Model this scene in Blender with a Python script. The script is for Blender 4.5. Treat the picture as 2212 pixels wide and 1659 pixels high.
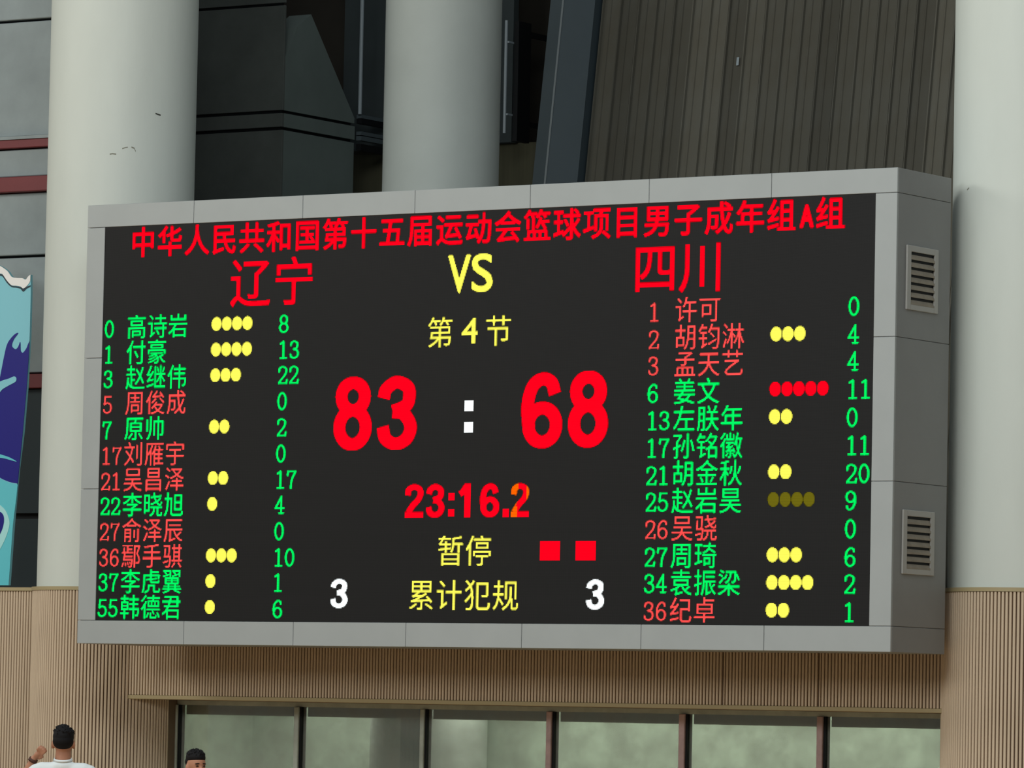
import bpy, bmesh, math, random
import numpy as np
from mathutils import Vector, Matrix, Euler, noise

random.seed(7)
for o in list(bpy.data.objects):
    bpy.data.objects.remove(o, do_unlink=True)
SC = bpy.context.scene
COL = SC.collection

# ------------------------------------------------------------------ camera
FPX, YAW, PITCH, ROLL = 11274.5, 0.5791, 0.0653, 0.0202
CAMP = Vector((31.3898, -40.3486, 1.7998))
_cy, _sy, _cp, _sp = math.cos(YAW), math.sin(YAW), math.cos(PITCH), math.sin(PITCH)
FWD = Vector((-_sy * _cp, _cy * _cp, _sp))
_r0 = Vector((_cy, _sy, 0))
_u0 = _r0.cross(FWD)
RIGHT = math.cos(ROLL) * _r0 + math.sin(ROLL) * _u0
UP = -math.sin(ROLL) * _r0 + math.cos(ROLL) * _u0
cam = bpy.data.cameras.new('camera')
cam.lens = 36.0 * FPX / 2212.0
cam.sensor_width = 36.0
cam.clip_start, cam.clip_end = 0.5, 400
camo = bpy.data.objects.new('camera', cam)
M = Matrix((RIGHT, UP, -FWD)).transposed().to_4x4()
M.translation = CAMP
camo.matrix_world = M
COL.objects.link(camo)
SC.camera = camo

# ------------------------------------------------------------------ world, hall lamps, exposure
SC.view_settings.view_transform = 'Standard'
SC.view_settings.look = 'None'
SC.view_settings.exposure = 0.0
SC.view_settings.gamma = 1.0
SC.view_settings.use_curve_mapping = False
wd = bpy.data.worlds.new('hall_ambience')
SC.world = wd
wd.use_nodes = True
wd.node_tree.nodes['Background'].inputs[0].default_value = (0.80, 0.90, 0.95, 1)
wd.node_tree.nodes['Background'].inputs[1].default_value = 0.21


def area(name, loc, target, size, power, color=(1, 1, 1), sy=None):
    l = bpy.data.lights.new(name, 'AREA')
    l.energy = power
    l.color = color
    l.size = size
    if sy:
        l.shape = 'RECTANGLE'
        l.size_y = sy
    o = bpy.data.objects.new(name, l)
    o.location = loc
    o.rotation_euler = (Vector(target) - Vector(loc)).to_track_quat('-Z', 'Y').to_euler()
    COL.objects.link(o)
    return o


area('hall_lamp_bank', (-13, -14, 13.5), (0, 1, 3.5), 9.0, 1250, (1.0, 0.98, 0.89), 5.0)
area('hall_lamp_bank', (10, -14, 13.0), (7, 1, 4), 9.0, 800, (0.93, 0.99, 0.98), 4.0)
area('hall_lamp_bank', (4, -42, 12.5), (5, 1, 3), 14.0, 3500, (0.97, 1.0, 0.97), 6.0)
area('hall_lamp_bank', (16, -16, 13.5), (9, 1, 3.5), 8.0, 450, (0.95, 0.98, 1.0), 5.0)


# ------------------------------------------------------------------ helpers
def lin(c):
    return tuple(((v / 255.0) / 12.92 if v / 255.0 <= 0.04045 else ((v / 255.0 + 0.055) / 1.055) ** 2.4) for v in c)


def mat(name, c, rough=0.6, metal=0.0, var=0.0, scale=3.0, stretch=(1, 1, 1), bump=0.0, bscale=40.0, spec=0.4, srgb=True, var2=None):
    m = bpy.data.materials.new(name)
    m.use_nodes = True
    nt = m.node_tree
    b = nt.nodes['Principled BSDF']
    col = lin(c) if srgb else c
    b.inputs['Base Color'].default_value = (*col, 1)
    b.inputs['Roughness'].default_value = rough
    b.inputs['Metallic'].default_value = metal
    b.inputs['Specular IOR Level'].default_value = spec
    if var or bump:
        tc = nt.nodes.new('ShaderNodeTexCoord')
        mp = nt.nodes.new('ShaderNodeMapping')
        mp.inputs['Scale'].default_value = stretch
        nt.links.new(tc.outputs['Object'], mp.inputs['Vector'])
    if var:
        n = nt.nodes.new('ShaderNodeTexNoise')
        n.inputs['Scale'].default_value = scale
        n.inputs['Detail'].default_value = 6
        n.inputs['Roughness'].default_value = 0.6
        nt.links.new(mp.outputs[0], n.inputs['Vector'])
        r = nt.nodes.new('ShaderNodeValToRGB')
        r.color_ramp.elements[0].position = 0.3
        r.color_ramp.elements[1].position = 0.7
        lo = tuple(v * (1 - var) for v in col)
        hi = tuple(min(1, v * (1 + var)) for v in (lin(var2) if var2 else col))
        r.color_ramp.elements[0].color = (*lo, 1)
        r.color_ramp.elements[1].color = (*hi, 1)
        nt.links.new(n.outputs['Fac'], r.inputs[0])
        nt.links.new(r.outputs[0], b.inputs['Base Color'])
    if bump:
        n2 = nt.nodes.new('ShaderNodeTexNoise')
        n2.inputs['Scale'].default_value = bscale
        n2.inputs['Detail'].default_value = 4
        nt.links.new(mp.outputs[0], n2.inputs['Vector'])
        bp = nt.nodes.new('ShaderNodeBump')
        bp.inputs['Strength'].default_value = bump
        bp.inputs['Distance'].default_value = 0.01
        nt.links.new(n2.outputs['Fac'], bp.inputs['Height'])
        nt.links.new(bp.outputs[0], b.inputs['Normal'])
    return m


def emit(name, c, s):
    m = bpy.data.materials.new(name)
    m.use_nodes = True
    nt = m.node_tree
    nt.nodes.remove(nt.nodes['Principled BSDF'])
    e = nt.nodes.new('ShaderNodeEmission')
    e.inputs[0].default_value = (*c, 1)
    at = nt.nodes.new('ShaderNodeAttribute')
    at.attribute_name = 'level'
    mu = nt.nodes.new('ShaderNodeMath')
    mu.operation = 'MULTIPLY'
    mu.inputs[1].default_value = s
    nt.links.new(at.outputs['Fac'], mu.inputs[0])
    nt.links.new(mu.outputs[0], e.inputs[1])
    nt.links.new(e.outputs[0], nt.nodes['Material Output'].inputs[0])
    return m


class MB:
    """collects simple solids and builds them as one mesh"""

    def __init__(self):
        self.v, self.f = [], []

    def poly(self, verts, faces):
        n = len(self.v)
        self.v += [tuple(v) for v in verts]
        self.f += [tuple(i + n for i in f) for f in faces]
        return self

    def box(self, x0, y0, z0, x1, y1, z1):
        return self.poly([(x0, y0, z0), (x1, y0, z0), (x1, y1, z0), (x0, y1, z0), (x0, y0, z1), (x1, y0, z1), (x1, y1, z1), (x0, y1, z1)],
                         [(0, 3, 2, 1), (4, 5, 6, 7), (0, 1, 5, 4), (1, 2, 6, 5), (2, 3, 7, 6), (3, 0, 4, 7)])

    def bbox(self, x0, y0, z0, x1, y1, z1, b=0.004):
        """box whose front (-Y) and right (+X) edges are chamfered"""
        bm = bmesh.new()
        bmesh.ops.create_cube(bm, size=1)
        for v in bm.verts:
            v.co = Vector((x0 + (v.co.x + .5) * (x1 - x0), y0 + (v.co.y + .5) * (y1 - y0), z0 + (v.co.z + .5) * (z1 - z0)))
        bmesh.ops.bevel(bm, geom=list(bm.edges), offset=b, segments=1, affect='EDGES')
        bm.verts.index_update()
        self.poly([v.co[:] for v in bm.verts], [tuple(v.index for v in f.verts) for f in bm.faces])
        bm.free()
        return self

    def prism(self, pts, y0, y1):
        """outline in X,Z (counter-clockwise seen from -Y) extruded from y0 to y1"""
        n = len(pts)
        vs = [(p[0], y0, p[1]) for p in pts] + [(p[0], y1, p[1]) for p in pts]
        fs = [tuple(range(n)), tuple(range(2 * n - 1, n - 1, -1))] + [(i, i + n, (i + 1) % n + n, (i + 1) % n) for i in range(n)]
        return self.poly(vs, fs)

    def cyl(self, cx, cy, r, z0, z1, n=64, r1=None):
        r1 = r if r1 is None else r1
        a = [2 * math.pi * i / n for i in range(n)]
        vs = [(cx + r * math.cos(t), cy + r * math.sin(t), z0) for t in a] + [(cx + r1 * math.cos(t), cy + r1 * math.sin(t), z1) for t in a]
        return self.poly(vs, [tuple(range(n - 1, -1, -1)), tuple(range(n, 2 * n))] + [(i, (i + 1) % n, (i + 1) % n + n, i + n) for i in range(n)])

    def build(self, name, m, parent=None, loc=None, smooth=False):
        me = bpy.data.meshes.new(name)
        v = self.v
        if loc is not None:
            v = [(a - loc[0], b - loc[1], c - loc[2]) for a, b, c in v]
        me.from_pydata(v, [], self.f)
        me.materials.append(m)
        if smooth:
            me.shade_smooth()
            me.set_sharp_from_angle(angle=math.radians(35))
        me.update()
        o = bpy.data.objects.new(name, me)
        if loc is not None:
            o.location = loc
        COL.objects.link(o)
        if parent is not None:
            attach(o, parent)
        return o


def attach(o, parent):
    o.parent = parent
    o.matrix_parent_inverse = world_of(parent).inverted()


def world_of(o):
    w = Matrix.LocRotScale(o.location, o.rotation_euler, o.scale)
    if o.parent:
        w = world_of(o.parent) @ o.matrix_parent_inverse @ w
    return w


def empty(name, loc=(0, 0, 0), rz=0.0, parent=None):
    o = bpy.data.objects.new(name, None)
    o.location = loc
    o.rotation_euler = (0, 0, rz)
    o.empty_display_size = 0.2
    COL.objects.link(o)
    if parent is not None:
        attach(o, parent)
    return o


def tag(o, label=None, cat=None, group=None, kind=None):
    if label: o['label'] = label
    if cat: o['category'] = cat
    if group: o['group'] = group
    if kind: o['kind'] = kind
    return o


def clone(src, name, loc=None, rot=None, parent=None):
    o = bpy.data.objects.new(name, src.data)
    o.location = loc if loc is not None else src.location
    if rot is not None:
        o.rotation_euler = rot
    COL.objects.link(o)
    if parent is not None:
        attach(o, parent)
    return o


# ------------------------------------------------------------------ materials
M_COLUMN = mat('column_paint', (208, 214, 207), 0.55, var=0.05, scale=1.1, stretch=(1, 1, .35), bump=.15, bscale=14)
M_COLUMN_SHADED = mat('shaded_column_paint', (172, 178, 173), 0.6, var=0.05, scale=1.1, bump=.15, bscale=14)  # white middle column, with the shade of the recess put into its colour
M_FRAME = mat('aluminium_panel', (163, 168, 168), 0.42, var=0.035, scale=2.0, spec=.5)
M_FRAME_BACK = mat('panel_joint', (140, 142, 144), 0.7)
M_SIDE_SHADED = mat('side_panel', (140, 142, 142), 0.5, var=0.03, scale=2.5, spec=.4)  # same aluminium as the frame, darkened to carry the side's shade
M_SLAT = mat('beige_slat', (205, 185, 160), 0.6, var=0.07, scale=9.0, stretch=(1, 1, .12), spec=.25)
M_SLAT_BACK = mat('slat_backing', (118, 98, 80), 0.8)
M_TRIM = mat('olive_trim', (170, 155, 118), 0.5)
M_SCREEN = None
M_DARK = mat('dark_concrete', (84, 88, 84), 0.85, var=0.16, scale=1.6, bump=.3, bscale=12, spec=.15)
M_DARK2 = mat('dark_wall', (54, 50, 44), 0.85, var=0.18, scale=1.2, spec=.15)
M_DARKER = mat('black_steel', (20, 22, 24), 0.6, spec=.2)
M_TEAL = mat('teal_concrete', (100, 110, 106), 0.85, var=0.10, scale=1.3, bump=.3, bscale=10, spec=.15)
M_PIPE = mat('grey_pipe', (150, 160, 165), 0.4, spec=.4)
M_STEEL = mat('slate_steel', (82, 92, 96), 0.55, var=0.05, scale=2, spec=.25)
M_RIB = mat('ribbed_sheet', (98, 92, 78), 0.7, var=0.22, scale=0.9, stretch=(1.6, 1, .7), spec=.15, var2=(90, 89, 82))
M_WALLP = mat('grey_wall_panel', (142, 152, 154), 0.6, var=0.12, scale=1.8, bump=.2, bscale=9, spec=.3)
M_RED = mat('dark_red_steel', (112, 42, 46), 0.5, var=.08, scale=3)
M_GLASSDARK = mat('dark_glazing', (46, 56, 58), 0.25, spec=.5)
M_WOOD = mat('court_wood', (196, 160, 112), 0.35, var=.12, scale=2.0, stretch=(.3, 4, 1))
M_POST = mat('window_post', (176, 184, 174), 0.5, var=.15, scale=6)
M_ROOM = mat('pale_green_wall', (176, 188, 174), 0.8, var=.06, scale=1.0)
M_BLIND = mat('blind_box', (164, 164, 154), 0.7)
M_WHITE = mat('white_paint', (236, 236, 232), 0.6)

# ------------------------------------------------------------------ structure: floor, walls
MB().box(-40, -60, -0.2, 60, 1.2, 0).build('floor', M_WOOD)['kind'] = 'structure'

# ------------------------------------------------------------------ lettering: each character becomes a pattern of lit LEDs
SS = 5
LW, LH = 864, 384
_glyphs = {}


def tris(ch):
    if ch not in _glyphs:
        c = bpy.data.curves.new('glyph', 'FONT')
        c.body = ch
        c.resolution_u = 5
        o = bpy.data.objects.new('glyph', c)
        COL.objects.link(o)
        dg = bpy.context.evaluated_depsgraph_get()
        ev = o.evaluated_get(dg)
        me = ev.to_mesh()
        me.calc_loop_triangles()
        co = np.array([v.co[:2] for v in me.vertices])
        t = np.array([l.vertices[:] for l in me.loop_triangles])
        ev.to_mesh_clear()
        bpy.data.objects.remove(o)
        bpy.data.curves.remove(c)
        _glyphs[ch] = co[t]
    return _glyphs[ch].copy()


def cover(T, x0, y0, w, h, dil=0.0, gain=1.0, ft=0.0):
    """triangles in LED units (y down) -> (coverage, column, row)"""
    X0, Y0 = int(x0) - 2, int(y0) - 2
    nx, ny = int(w) + 5, int(h) + 5
    g = np.zeros((ny * SS, nx * SS), bool)
    for a, b, c in T:
        mn = np.minimum(np.minimum(a, b), c)
        mx = np.maximum(np.maximum(a, b), c)
        i0 = max(0, int((mn[0] - X0) * SS)); i1 = min(nx * SS, int((mx[0] - X0) * SS) + 2)
        j0 = max(0, int((mn[1] - Y0) * SS)); j1 = min(ny * SS, int((mx[1] - Y0) * SS) + 2)
        if i1 <= i0 or j1 <= j0:
            continue
        xx = (X0 + (np.arange(i0, i1) + .5) / SS)[None, :]
        yy = (Y0 + (np.arange(j0, j1) + .5) / SS)[:, None]
        e0 = (b[0] - a[0]) * (yy - a[1]) - (b[1] - a[1]) * (xx - a[0])
        e1 = (c[0] - b[0]) * (yy - b[1]) - (c[1] - b[1]) * (xx - b[0])
        e2 = (a[0] - c[0]) * (yy - c[1]) - (a[1] - c[1]) * (xx - c[0])
        g[j0:j1, i0:i1] |= ((e0 >= 0) & (e1 >= 0) & (e2 >= 0)) | ((e0 <= 0) & (e1 <= 0) & (e2 <= 0))
    if dil > 0:
        R = int(np.ceil(dil * SS))
        o = np.zeros_like(g)
        for dy in range(-R, R + 1):
            for dx in range(-R, R + 1):
                if dx * dx + dy * dy <= (dil * SS) ** 2:
                    o |= np.roll(np.roll(g, dy, 0), dx, 1)
        g = o
    cov = g.reshape(ny, SS, nx, SS).mean((1, 3))
    return np.clip((cov - ft) * gain, 0, 1), X0, Y0


def em_cell(ch, x, y, sw, sh, dil=0.0, gain=1.0, ft=0.0):
    T = tris(ch)
    T[..., 0] = x + T[..., 0] * sw
    T[..., 1] = y + (0.88 - T[..., 1]) * sh
    return cover(T, x, y, sw, sh, dil * sw, gain, ft)


def fitted(ch, x0, y0, x1, y1, dil=0.0):
    T = tris(ch)
    mn = T.min((0, 1)); mx = T.max((0, 1))
    T[..., 0] = x0 + (T[..., 0] - mn[0]) / (mx[0] - mn[0]) * (x1 - x0)
    T[..., 1] = y1 - (T[..., 1] - mn[1]) / (mx[1] - mn[1]) * (y1 - y0)
    return cover(T, x0, y0, x1 - x0, y1 - y0, dil * (x1 - x0))


def curve(pts, n=12):
    P = [np.array(p, float) for p in pts]
    P = [2 * P[0] - P[1]] + P + [2 * P[-1] - P[-2]]
    out = []
    for i in range(1, len(P) - 2):
        p0, p1, p2, p3 = P[i - 1:i + 3]
        for t in np.linspace(0, 1, n, endpoint=False):
            out.append(.5 * ((2 * p1) + (-p0 + p2) * t + (2 * p0 - 5 * p1 + 4 * p2 - p3) * t * t + (-p0 + 3 * p1 - 3 * p2 + p3) * t ** 3))
    out.append(P[-2])
    return out


def oval(cx, cy, rx, ry):
    return [(cx + rx * math.sin(a), cy - ry * math.cos(a)) for a in np.linspace(0, 2 * math.pi, 41)]


# slim serif digits, 11 x 18
THIN = {
    '0': [oval(5.5, 9, 3.9, 7.7)],
    '1': [[(2.6, 3.2), (5.7, 1.2), (5.7, 16.8)], [(2.4, 16.8), (9, 16.8)]],
    '2': [curve([(1.9, 5.6), (2.3, 2.7), (5.4, 1.2), (8.7, 2.6), (9.2, 5.6), (7.6, 9.3), (4.4, 13), (1.6, 16.6)]), [(1.6, 16.6), (9.6, 16.6), (10, 13.8)]],
    '3': [curve([(1.9, 4.6), (2.8, 2.1), (5.5, 1.2), (8.3, 2.5), (8.7, 5), (7.6, 7.4), (4.6, 8.5)]), curve([(4.6, 8.5), (8.2, 9.8), (9.4, 12.6), (8.3, 15.6), (5.3, 16.9), (2.4, 15.8), (1.6, 13.6)])],
    '4': [[(7.2, 1.2), (1.2, 12), (10.2, 12)], [(7.2, 1.2), (7.2, 16.8)], [(4.9, 16.8), (9.6, 16.8)]],
    '5': [[(9.3, 1.3), (2.8, 1.3), (2.3, 8.6)], curve([(2.3, 8.6), (5.2, 7.3), (8.3, 8.6), (9.4, 11.9), (8.3, 15.4), (5.2, 16.9), (2.5, 15.9), (1.5, 13.8)])],
    '6': [curve([(9, 4), (8.4, 2), (6, 1.2), (3.3, 3.2), (1.8, 7), (1.7, 11.5), (2.6, 15), (5.6, 16.9), (8.6, 15.4), (9.5, 12), (8.4, 9.1), (5.6, 7.8), (3, 9.2), (1.8, 11.8)])],
    '7': [[(1.5, 4.6), (1.9, 1.4), (9.7, 1.4)], curve([(9.7, 1.4), (6.9, 6.8), (5.5, 11.5), (5.1, 17)])],
    '8': [oval(5.5, 5, 3.4, 3.8), oval(5.5, 12.8, 4, 4.1)],
}
THIN['9'] = [[(11 - p[0], 18 - p[1]) for p in s] for s in THIN['6']]


def thin_digit(ch, x, y, r):
    nx, ny = 16, 22
    xx = ((np.arange(nx * SS) + .5) / SS - 2)[None, :]
    yy = ((np.arange(ny * SS) + .5) / SS - 2)[:, None]
    m = np.zeros((ny * SS, nx * SS), bool)
    for s in THIN[ch]:
        for a, b in zip(s[:-1], s[1:]):
            a = np.array([a[0] * 1.12, a[1]]); b = np.array([b[0] * 1.12, b[1]])
            d = b - a
            l2 = max(d @ d, 1e-9)
            t = np.clip(((xx - a[0]) * d[0] + (yy - a[1]) * d[1]) / l2, 0, 1)
            rr = r * (.8 + .35 * abs(d[1]) / l2 ** .5)
            m |= ((xx - a[0] - t * d[0]) ** 2 + (yy - a[1] - t * d[1]) ** 2) < rr * rr
    return m.reshape(ny, SS, nx, SS).mean((1, 3)), int(round(x)) - 2, int(round(y)) - 2


# heavy grotesque digits, 46 x 71
BOLD = {
    '8': ([oval(23, 19, 13.8, 13.2), oval(23, 48.8, 15.6, 16.4)], ()),
    '3': ([curve([(7.5, 21.5), (10.5, 12.5), (22, 6), (34.5, 11), (36.5, 20), (33, 28.5), (18, 34)]), curve([(18, 34.5), (31, 37), (38.5, 49), (34, 60.5), (22, 65.3), (10.5, 60), (7, 48.5)])], ()),
    '6': ([curve([(37.5, 20.5), (33.5, 10), (24, 6), (13.5, 11.5), (8, 24), (7, 38), (9, 52)]), oval(23.8, 49.3, 15.6, 15.9)], ()),
    '2': ([curve([(7.5, 24), (10, 11.5), (22.5, 6), (35, 11), (37.5, 21), (32, 33), (20, 45), (9, 60)])], ((1, 59, 45, 71),)),
    '1': ([curve([(8, 22), (15, 17), (23, 6)])], ((19, 0, 34, 71),)),
}


def bold_digit(ch, x0, y0, x1, y1, rv=7.0, rh=5.9):
    paths, rects = BOLD[ch]
    sx = (x1 - x0) / 46.0; sy = (y1 - y0) / 71.0
    X0, Y0 = int(x0) - 2, int(y0) - 2
    nx, ny = int(x1 - x0) + 6, int(y1 - y0) + 6
    xx = (((np.arange(nx * SS) + .5) / SS + X0 - x0) / sx)[None, :]
    yy = (((np.arange(ny * SS) + .5) / SS + Y0 - y0) / sy)[:, None]
    m = np.zeros((ny * SS, nx * SS), bool)
    for s in paths:
        n = len(s) - 1
        closed = math.hypot(s[0][0] - s[-1][0], s[0][1] - s[-1][1]) < .01
        for k in range(n):
            a = np.array(s[k], float); b = np.array(s[k + 1], float)
            d = b - a
            l = math.hypot(*d)
            if l < 1e-6:
                continue
            r = rh + (rv - rh) * abs(d[1]) / l
            tt = np.clip(((xx - a[0]) * d[0] + (yy - a[1]) * d[1]) / l / l, 0, 1)
            ok = ((xx - a[0] - tt * d[0]) ** 2 + (yy - a[1] - tt * d[1]) ** 2) < r * r
            if not closed:
                if k < 10:
                    e = np.array(s[0], float); dd = np.array(s[3], float) - e
                    ok &= ((xx - e[0]) * dd[0] + (yy - e[1]) * dd[1]) > 0
                if k > n - 11:
                    e = np.array(s[-1], float); dd = np.array(s[-4], float) - e
                    ok &= ((xx - e[0]) * dd[0] + (yy - e[1]) * dd[1]) > 0
            m |= ok
    for (a, b, c, d) in rects:
        m |= (xx >= a) & (xx <= c) & (yy >= b) & (yy <= d)
    m &= (xx >= -.01) & (xx <= 46.01) & (yy >= -.01) & (yy <= 71.01)
    return m.reshape(ny, SS, nx, SS).mean((1, 3)), X0, Y0


def block(x0, y0, x1, y1):
    return np.ones((y1 - y0, x1 - x0)), x0, y0


def round_dot(cx, cy, rx=5.9, ry=6.6):
    X0, Y0 = int(cx) - 8, int(cy) - 9
    xx = (X0 + (np.arange(17 * SS) + .5) / SS)[None, :]
    yy = (Y0 + (np.arange(18 * SS) + .5) / SS)[:, None]
    m = (((xx - cx) / rx) ** 2 + ((yy - cy) / ry) ** 2) < 1
    return m.reshape(18, SS, 17, SS).mean((1, 3)), X0, Y0


LEDS = []        # (part name, colour, (coverage, column, row))


def number(text, x, y, c, name):
    for i, ch in enumerate(text):
        LEDS.append((name, c, thin_digit(ch, x + 12.6 * i, y, 1.0 if c == 'g' else .85)))


def player(text, x, y, c):
    for i, ch in enumerate(text):
        LEDS.append(('player_name_character', c, em_cell(ch, x + 25.2 * i, y, 24.6, 25.0, 0.0, 1.7 if c == 'g' else 1.4, .03 if c == 'g' else .12)))


ROWS_LEFT = [('0', '高诗岩', 4, '8', 'g'), ('1', '付豪', 4, '13', 'g'), ('3', '赵继伟', 3, '22', 'g'), ('5', '周俊成', 0, '0', 'r'),
             ('7', '原帅', 2, '2', 'g'), ('17', '刘雁宇', 0, '0', 'r'), ('21', '吴昌泽', 2, '17', 'r'), ('22', '李晓旭', 1, '4', 'g'),
             ('27', '俞泽辰', 0, '0', 'r'), ('36', '鄢手骐', 3, '10', 'r'), ('37', '李虎翼', 1, '1', 'g'), ('55', '韩德君', 1, '6', 'g')]
ROWS_RIGHT = [('1', '许可', 0, '0', 'r'), ('2', '胡钧淋', 3, '4', 'r'), ('3', '孟天艺', 0, '4', 'r'), ('6', '姜文', -5, '11', 'g'),
              ('13', '左朕年', 2, '0', 'g'), ('17', '孙铭徽', 0, '11', 'g'), ('21', '胡金秋', 2, '20', 'g'), ('25', '赵岩昊', 9, '9', 'g'),
              ('26', '吴骁', 0, '0', 'r'), ('27', '周琦', 3, '6', 'g'), ('34', '袁振梁', 4, '2', 'g'), ('36', '纪卓', 2, '1', 'r')]
for right, rows in ((0, ROWS_LEFT), (1, ROWS_RIGHT)):
    ox = 626.5 if right else 0
    for i, (a, b, nf, p, c) in enumerate(rows):
        y = 86 + 24.75 * i
        number(a, ox + 2, round(y + 5), c, 'player_number_digit')
        player(b, ox + 29.3, y, c)
        dx = 757.2 if right else 132
        for k in range(4 if nf == 9 else abs(nf)):
            LEDS.append(('foul_dot', 'd' if nf == 9 else ('R' if nf < 0 else 'y'), round_dot(dx + 6.2 + 12.3 * k, y + 12.2)))
        number(p, 837 if right else 212, round(y + 5), 'g', 'points_digit')
for i, ch in enumerate('中华人民共和国第十五届运动会篮球项目男子成年组'):
    LEDS.append(('title_character', 'R', em_cell(ch, 31.5 + 32.72 * i, .5, 31, 31, .021)))
LEDS.append(('title_character', 'R', fitted('A', 786.8, 8.2, 799.6, 27.3, .09)))
LEDS.append(('title_character', 'R', em_cell('组', 802, .5, 31, 31, .021)))
for ch, x in (('辽', 152.7), ('宁', 204.2), ('四', 609.5), ('川', 659.0)):
    LEDS.append(('team_name_character', 'R', em_cell(ch, x, 34.5, 49.5, 49.5, .012)))
LEDS.append(('versus_letter', 'y', fitted('V', 407, 41.5, 431, 75.5, .035)))
LEDS.append(('versus_letter', 'y', fitted('S', 433.5, 40.5, 456, 75.5, .035)))
for ch, x, y in (('第', 383.5, 97.3), ('节', 449, 97.3), ('暂', 400.3, 301.6), ('停', 431.6, 301.6), ('累', 368.6, 342.8), ('计', 400, 342.8), ('犯', 431.4, 342.8), ('规', 462.8, 342.8)):
    LEDS.append(('caption_character', 'y', em_cell(ch, x, y, 30.5, 30.5, .006)))
LEDS.append(('caption_digit', 'y', fitted('4', 423, 100, 441, 123.5, .02)))
for ch, a, b, c, d in (('8', 278.5, 152.5, 323.5, 222), ('3', 328.5, 152.5, 375, 222), ('6', 491.5, 152.5, 536.5, 222.5), ('8', 542.5, 152, 587, 222.5)):
    LEDS.append(('score_digit', 'R', bold_digit(ch, a, b, c, d)))
LEDS.append(('colon_dot', 'w', block(428, 177, 438, 187)))
LEDS.append(('colon_dot', 'w', block(428, 197, 438, 207)))
for ch, a, b in (('2', 362.5, 384.5), ('3', 386.5, 408), ('1', 421, 443), ('6', 447.5, 469), ('2', 481.5, 502.5)):
    LEDS.append(('clock_digit', 'R', bold_digit(ch, a, 254.5, b, 286)))
for a, b, c, d in ((412, 263, 419, 270), (412, 278, 419, 285), (473, 278, 480, 286)):
    LEDS.append(('clock_dot', 'R', block(a, b, c, d)))
LEDS.append(('timeout_square', 'R', block(515, 308, 537, 326)))
LEDS.append(('timeout_square', 'R', block(554, 308, 576, 326)))
LEDS.append(('team_foul_digit', 'w', bold_digit('3', 279.5, 343, 300, 371, 6.6, 5.2)))
LEDS.append(('team_foul_digit', 'w', bold_digit('3', 566, 343, 586.5, 371, 6.6, 5.2)))

# upper left wall of grey panels, red beams and dark glazing (plane Y 3.2)
wl = empty('wall_left', (-4, 3.2, 3.1))
tag(wl, kind='structure')
MB().box(-9, 3.30, 3.0, -1.75, 3.5, 11).build('wall_backing', M_DARKER, wl)
WX = [-9, -6.6, -4.55, -1.75]
rows_ = [(9.235, 10.8), (7.975, 9.205)]
for (z0, z1) in [(9.235, 10.8), (7.975, 9.205), (7.545, 7.83), (6.70, 7.36), (5.44, 6.67)]:
    for a, b in zip(WX[:-1], WX[1:]):
        MB().bbox(a + .01, 3.2, z0, b - .01, 3.3, z1, .008).build('wall_panel', M_WALLP, wl)
for (z0, z1, y) in [(7.845, 7.935, 3.14), (7.37, 7.53, 3.10), (5.27, 5.42, 3.14)]:
    MB().bbox(-9, y, z0, -1.75, 3.3, z1, .006).build('red_beam', M_RED, wl)
MB().box(-9, 3.12, 7.935, -1.75, 3.3, 7.968).build('ledge_strip', M_WALLP, wl)
for a, b in zip([-9, -6.5, -4.0], [-6.5, -4.0, -1.75]):
    for (z0, z1) in [(3.1, 3.885), (3.945, 5.26)]:
        MB().box(a + .03, 3.24, z0, b - .03, 3.3, z1).build('dark_pane', M_GLASSDARK, wl)

# dark back wall far behind the board
MB().box(-16, 8.9, 0, 34, 9.1, 12.5).build('wall_back', M_DARK2)['kind'] = 'structure'

# lower left wall clad in slats with a ledge on top
wf = MB().box(-9, 1.93, 0, -1.5, 2.25, 3.08).build('wall_front', M_SLAT_BACK)
wf['kind'] = 'structure'
mb = MB()
x = -4.6
while x < -1.75:
    mb.bbox(x, 1.905, 0.02, x + .023, 1.93, 3.08, .004)
    x += .035
tag(mb.build('slat_panel', M_SLAT, wf), kind='stuff')
MB().box(-9, 1.89, 3.08, -1.6, 2.9, 3.115).build('ledge_trim', M_TRIM, wf)
MB().box(-9, 2.25, 2.9, -1.0, 3.3, 3.08).build('ledge_shelf', M_SLAT_BACK, wf)

# the same wall carries on beyond the right column, just outside the picture
wr_ = MB().box(10.1, 1.93, 0, 30, 2.25, 3.08).build('wall_right', M_SLAT_BACK)
wr_['kind'] = 'structure'
mb = MB()
x = 10.15
while x < 16:
    mb.box(x, 1.905, 0.02, x + .023, 1.93, 3.08)
    x += .035
tag(mb.build('slat_panel', M_SLAT, wr_), kind='stuff')
MB().box(10.1, 1.89, 3.08, 30, 2.3, 3.115).build('ledge_trim', M_TRIM, wr_)
MB().box(10.1, 2.8, 3.115, 30, 3.0, 11).build('upper_panel', M_WALLP, wr_)

# beam of slats under the board (front plane Y 1.33)
YB = 1.33
bw = MB().box(-.40, YB + .015, 2.03, 8.93, 1.93, 3.10).build('wall_beam', M_SLAT_BACK)
bw['kind'] = 'structure'
mb = MB()
x = -.395
k = 0
while x < 8.9:
    if k not in (197, 226):
        mb.bbox(x, YB - .008, 2.028, x + .0225, YB + .016, 3.10, .004)
    else:
        mb.box(x + .012, YB - .006, 2.028, x + .0225, YB + .016, 3.10)
    x += .0352
    k += 1
tag(mb.build('slat_panel', M_SLAT, bw), kind='stuff')
MB().bbox(-.40, YB - .012, 1.988, 8.93, YB + .12, 2.028, .004).build('edge_trim', M_TRIM, bw)
MB().box(-.40, YB + .1, 1.985, 8.93, 2.1, 2.03).build('soffit', M_SLAT_BACK, bw)


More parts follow.
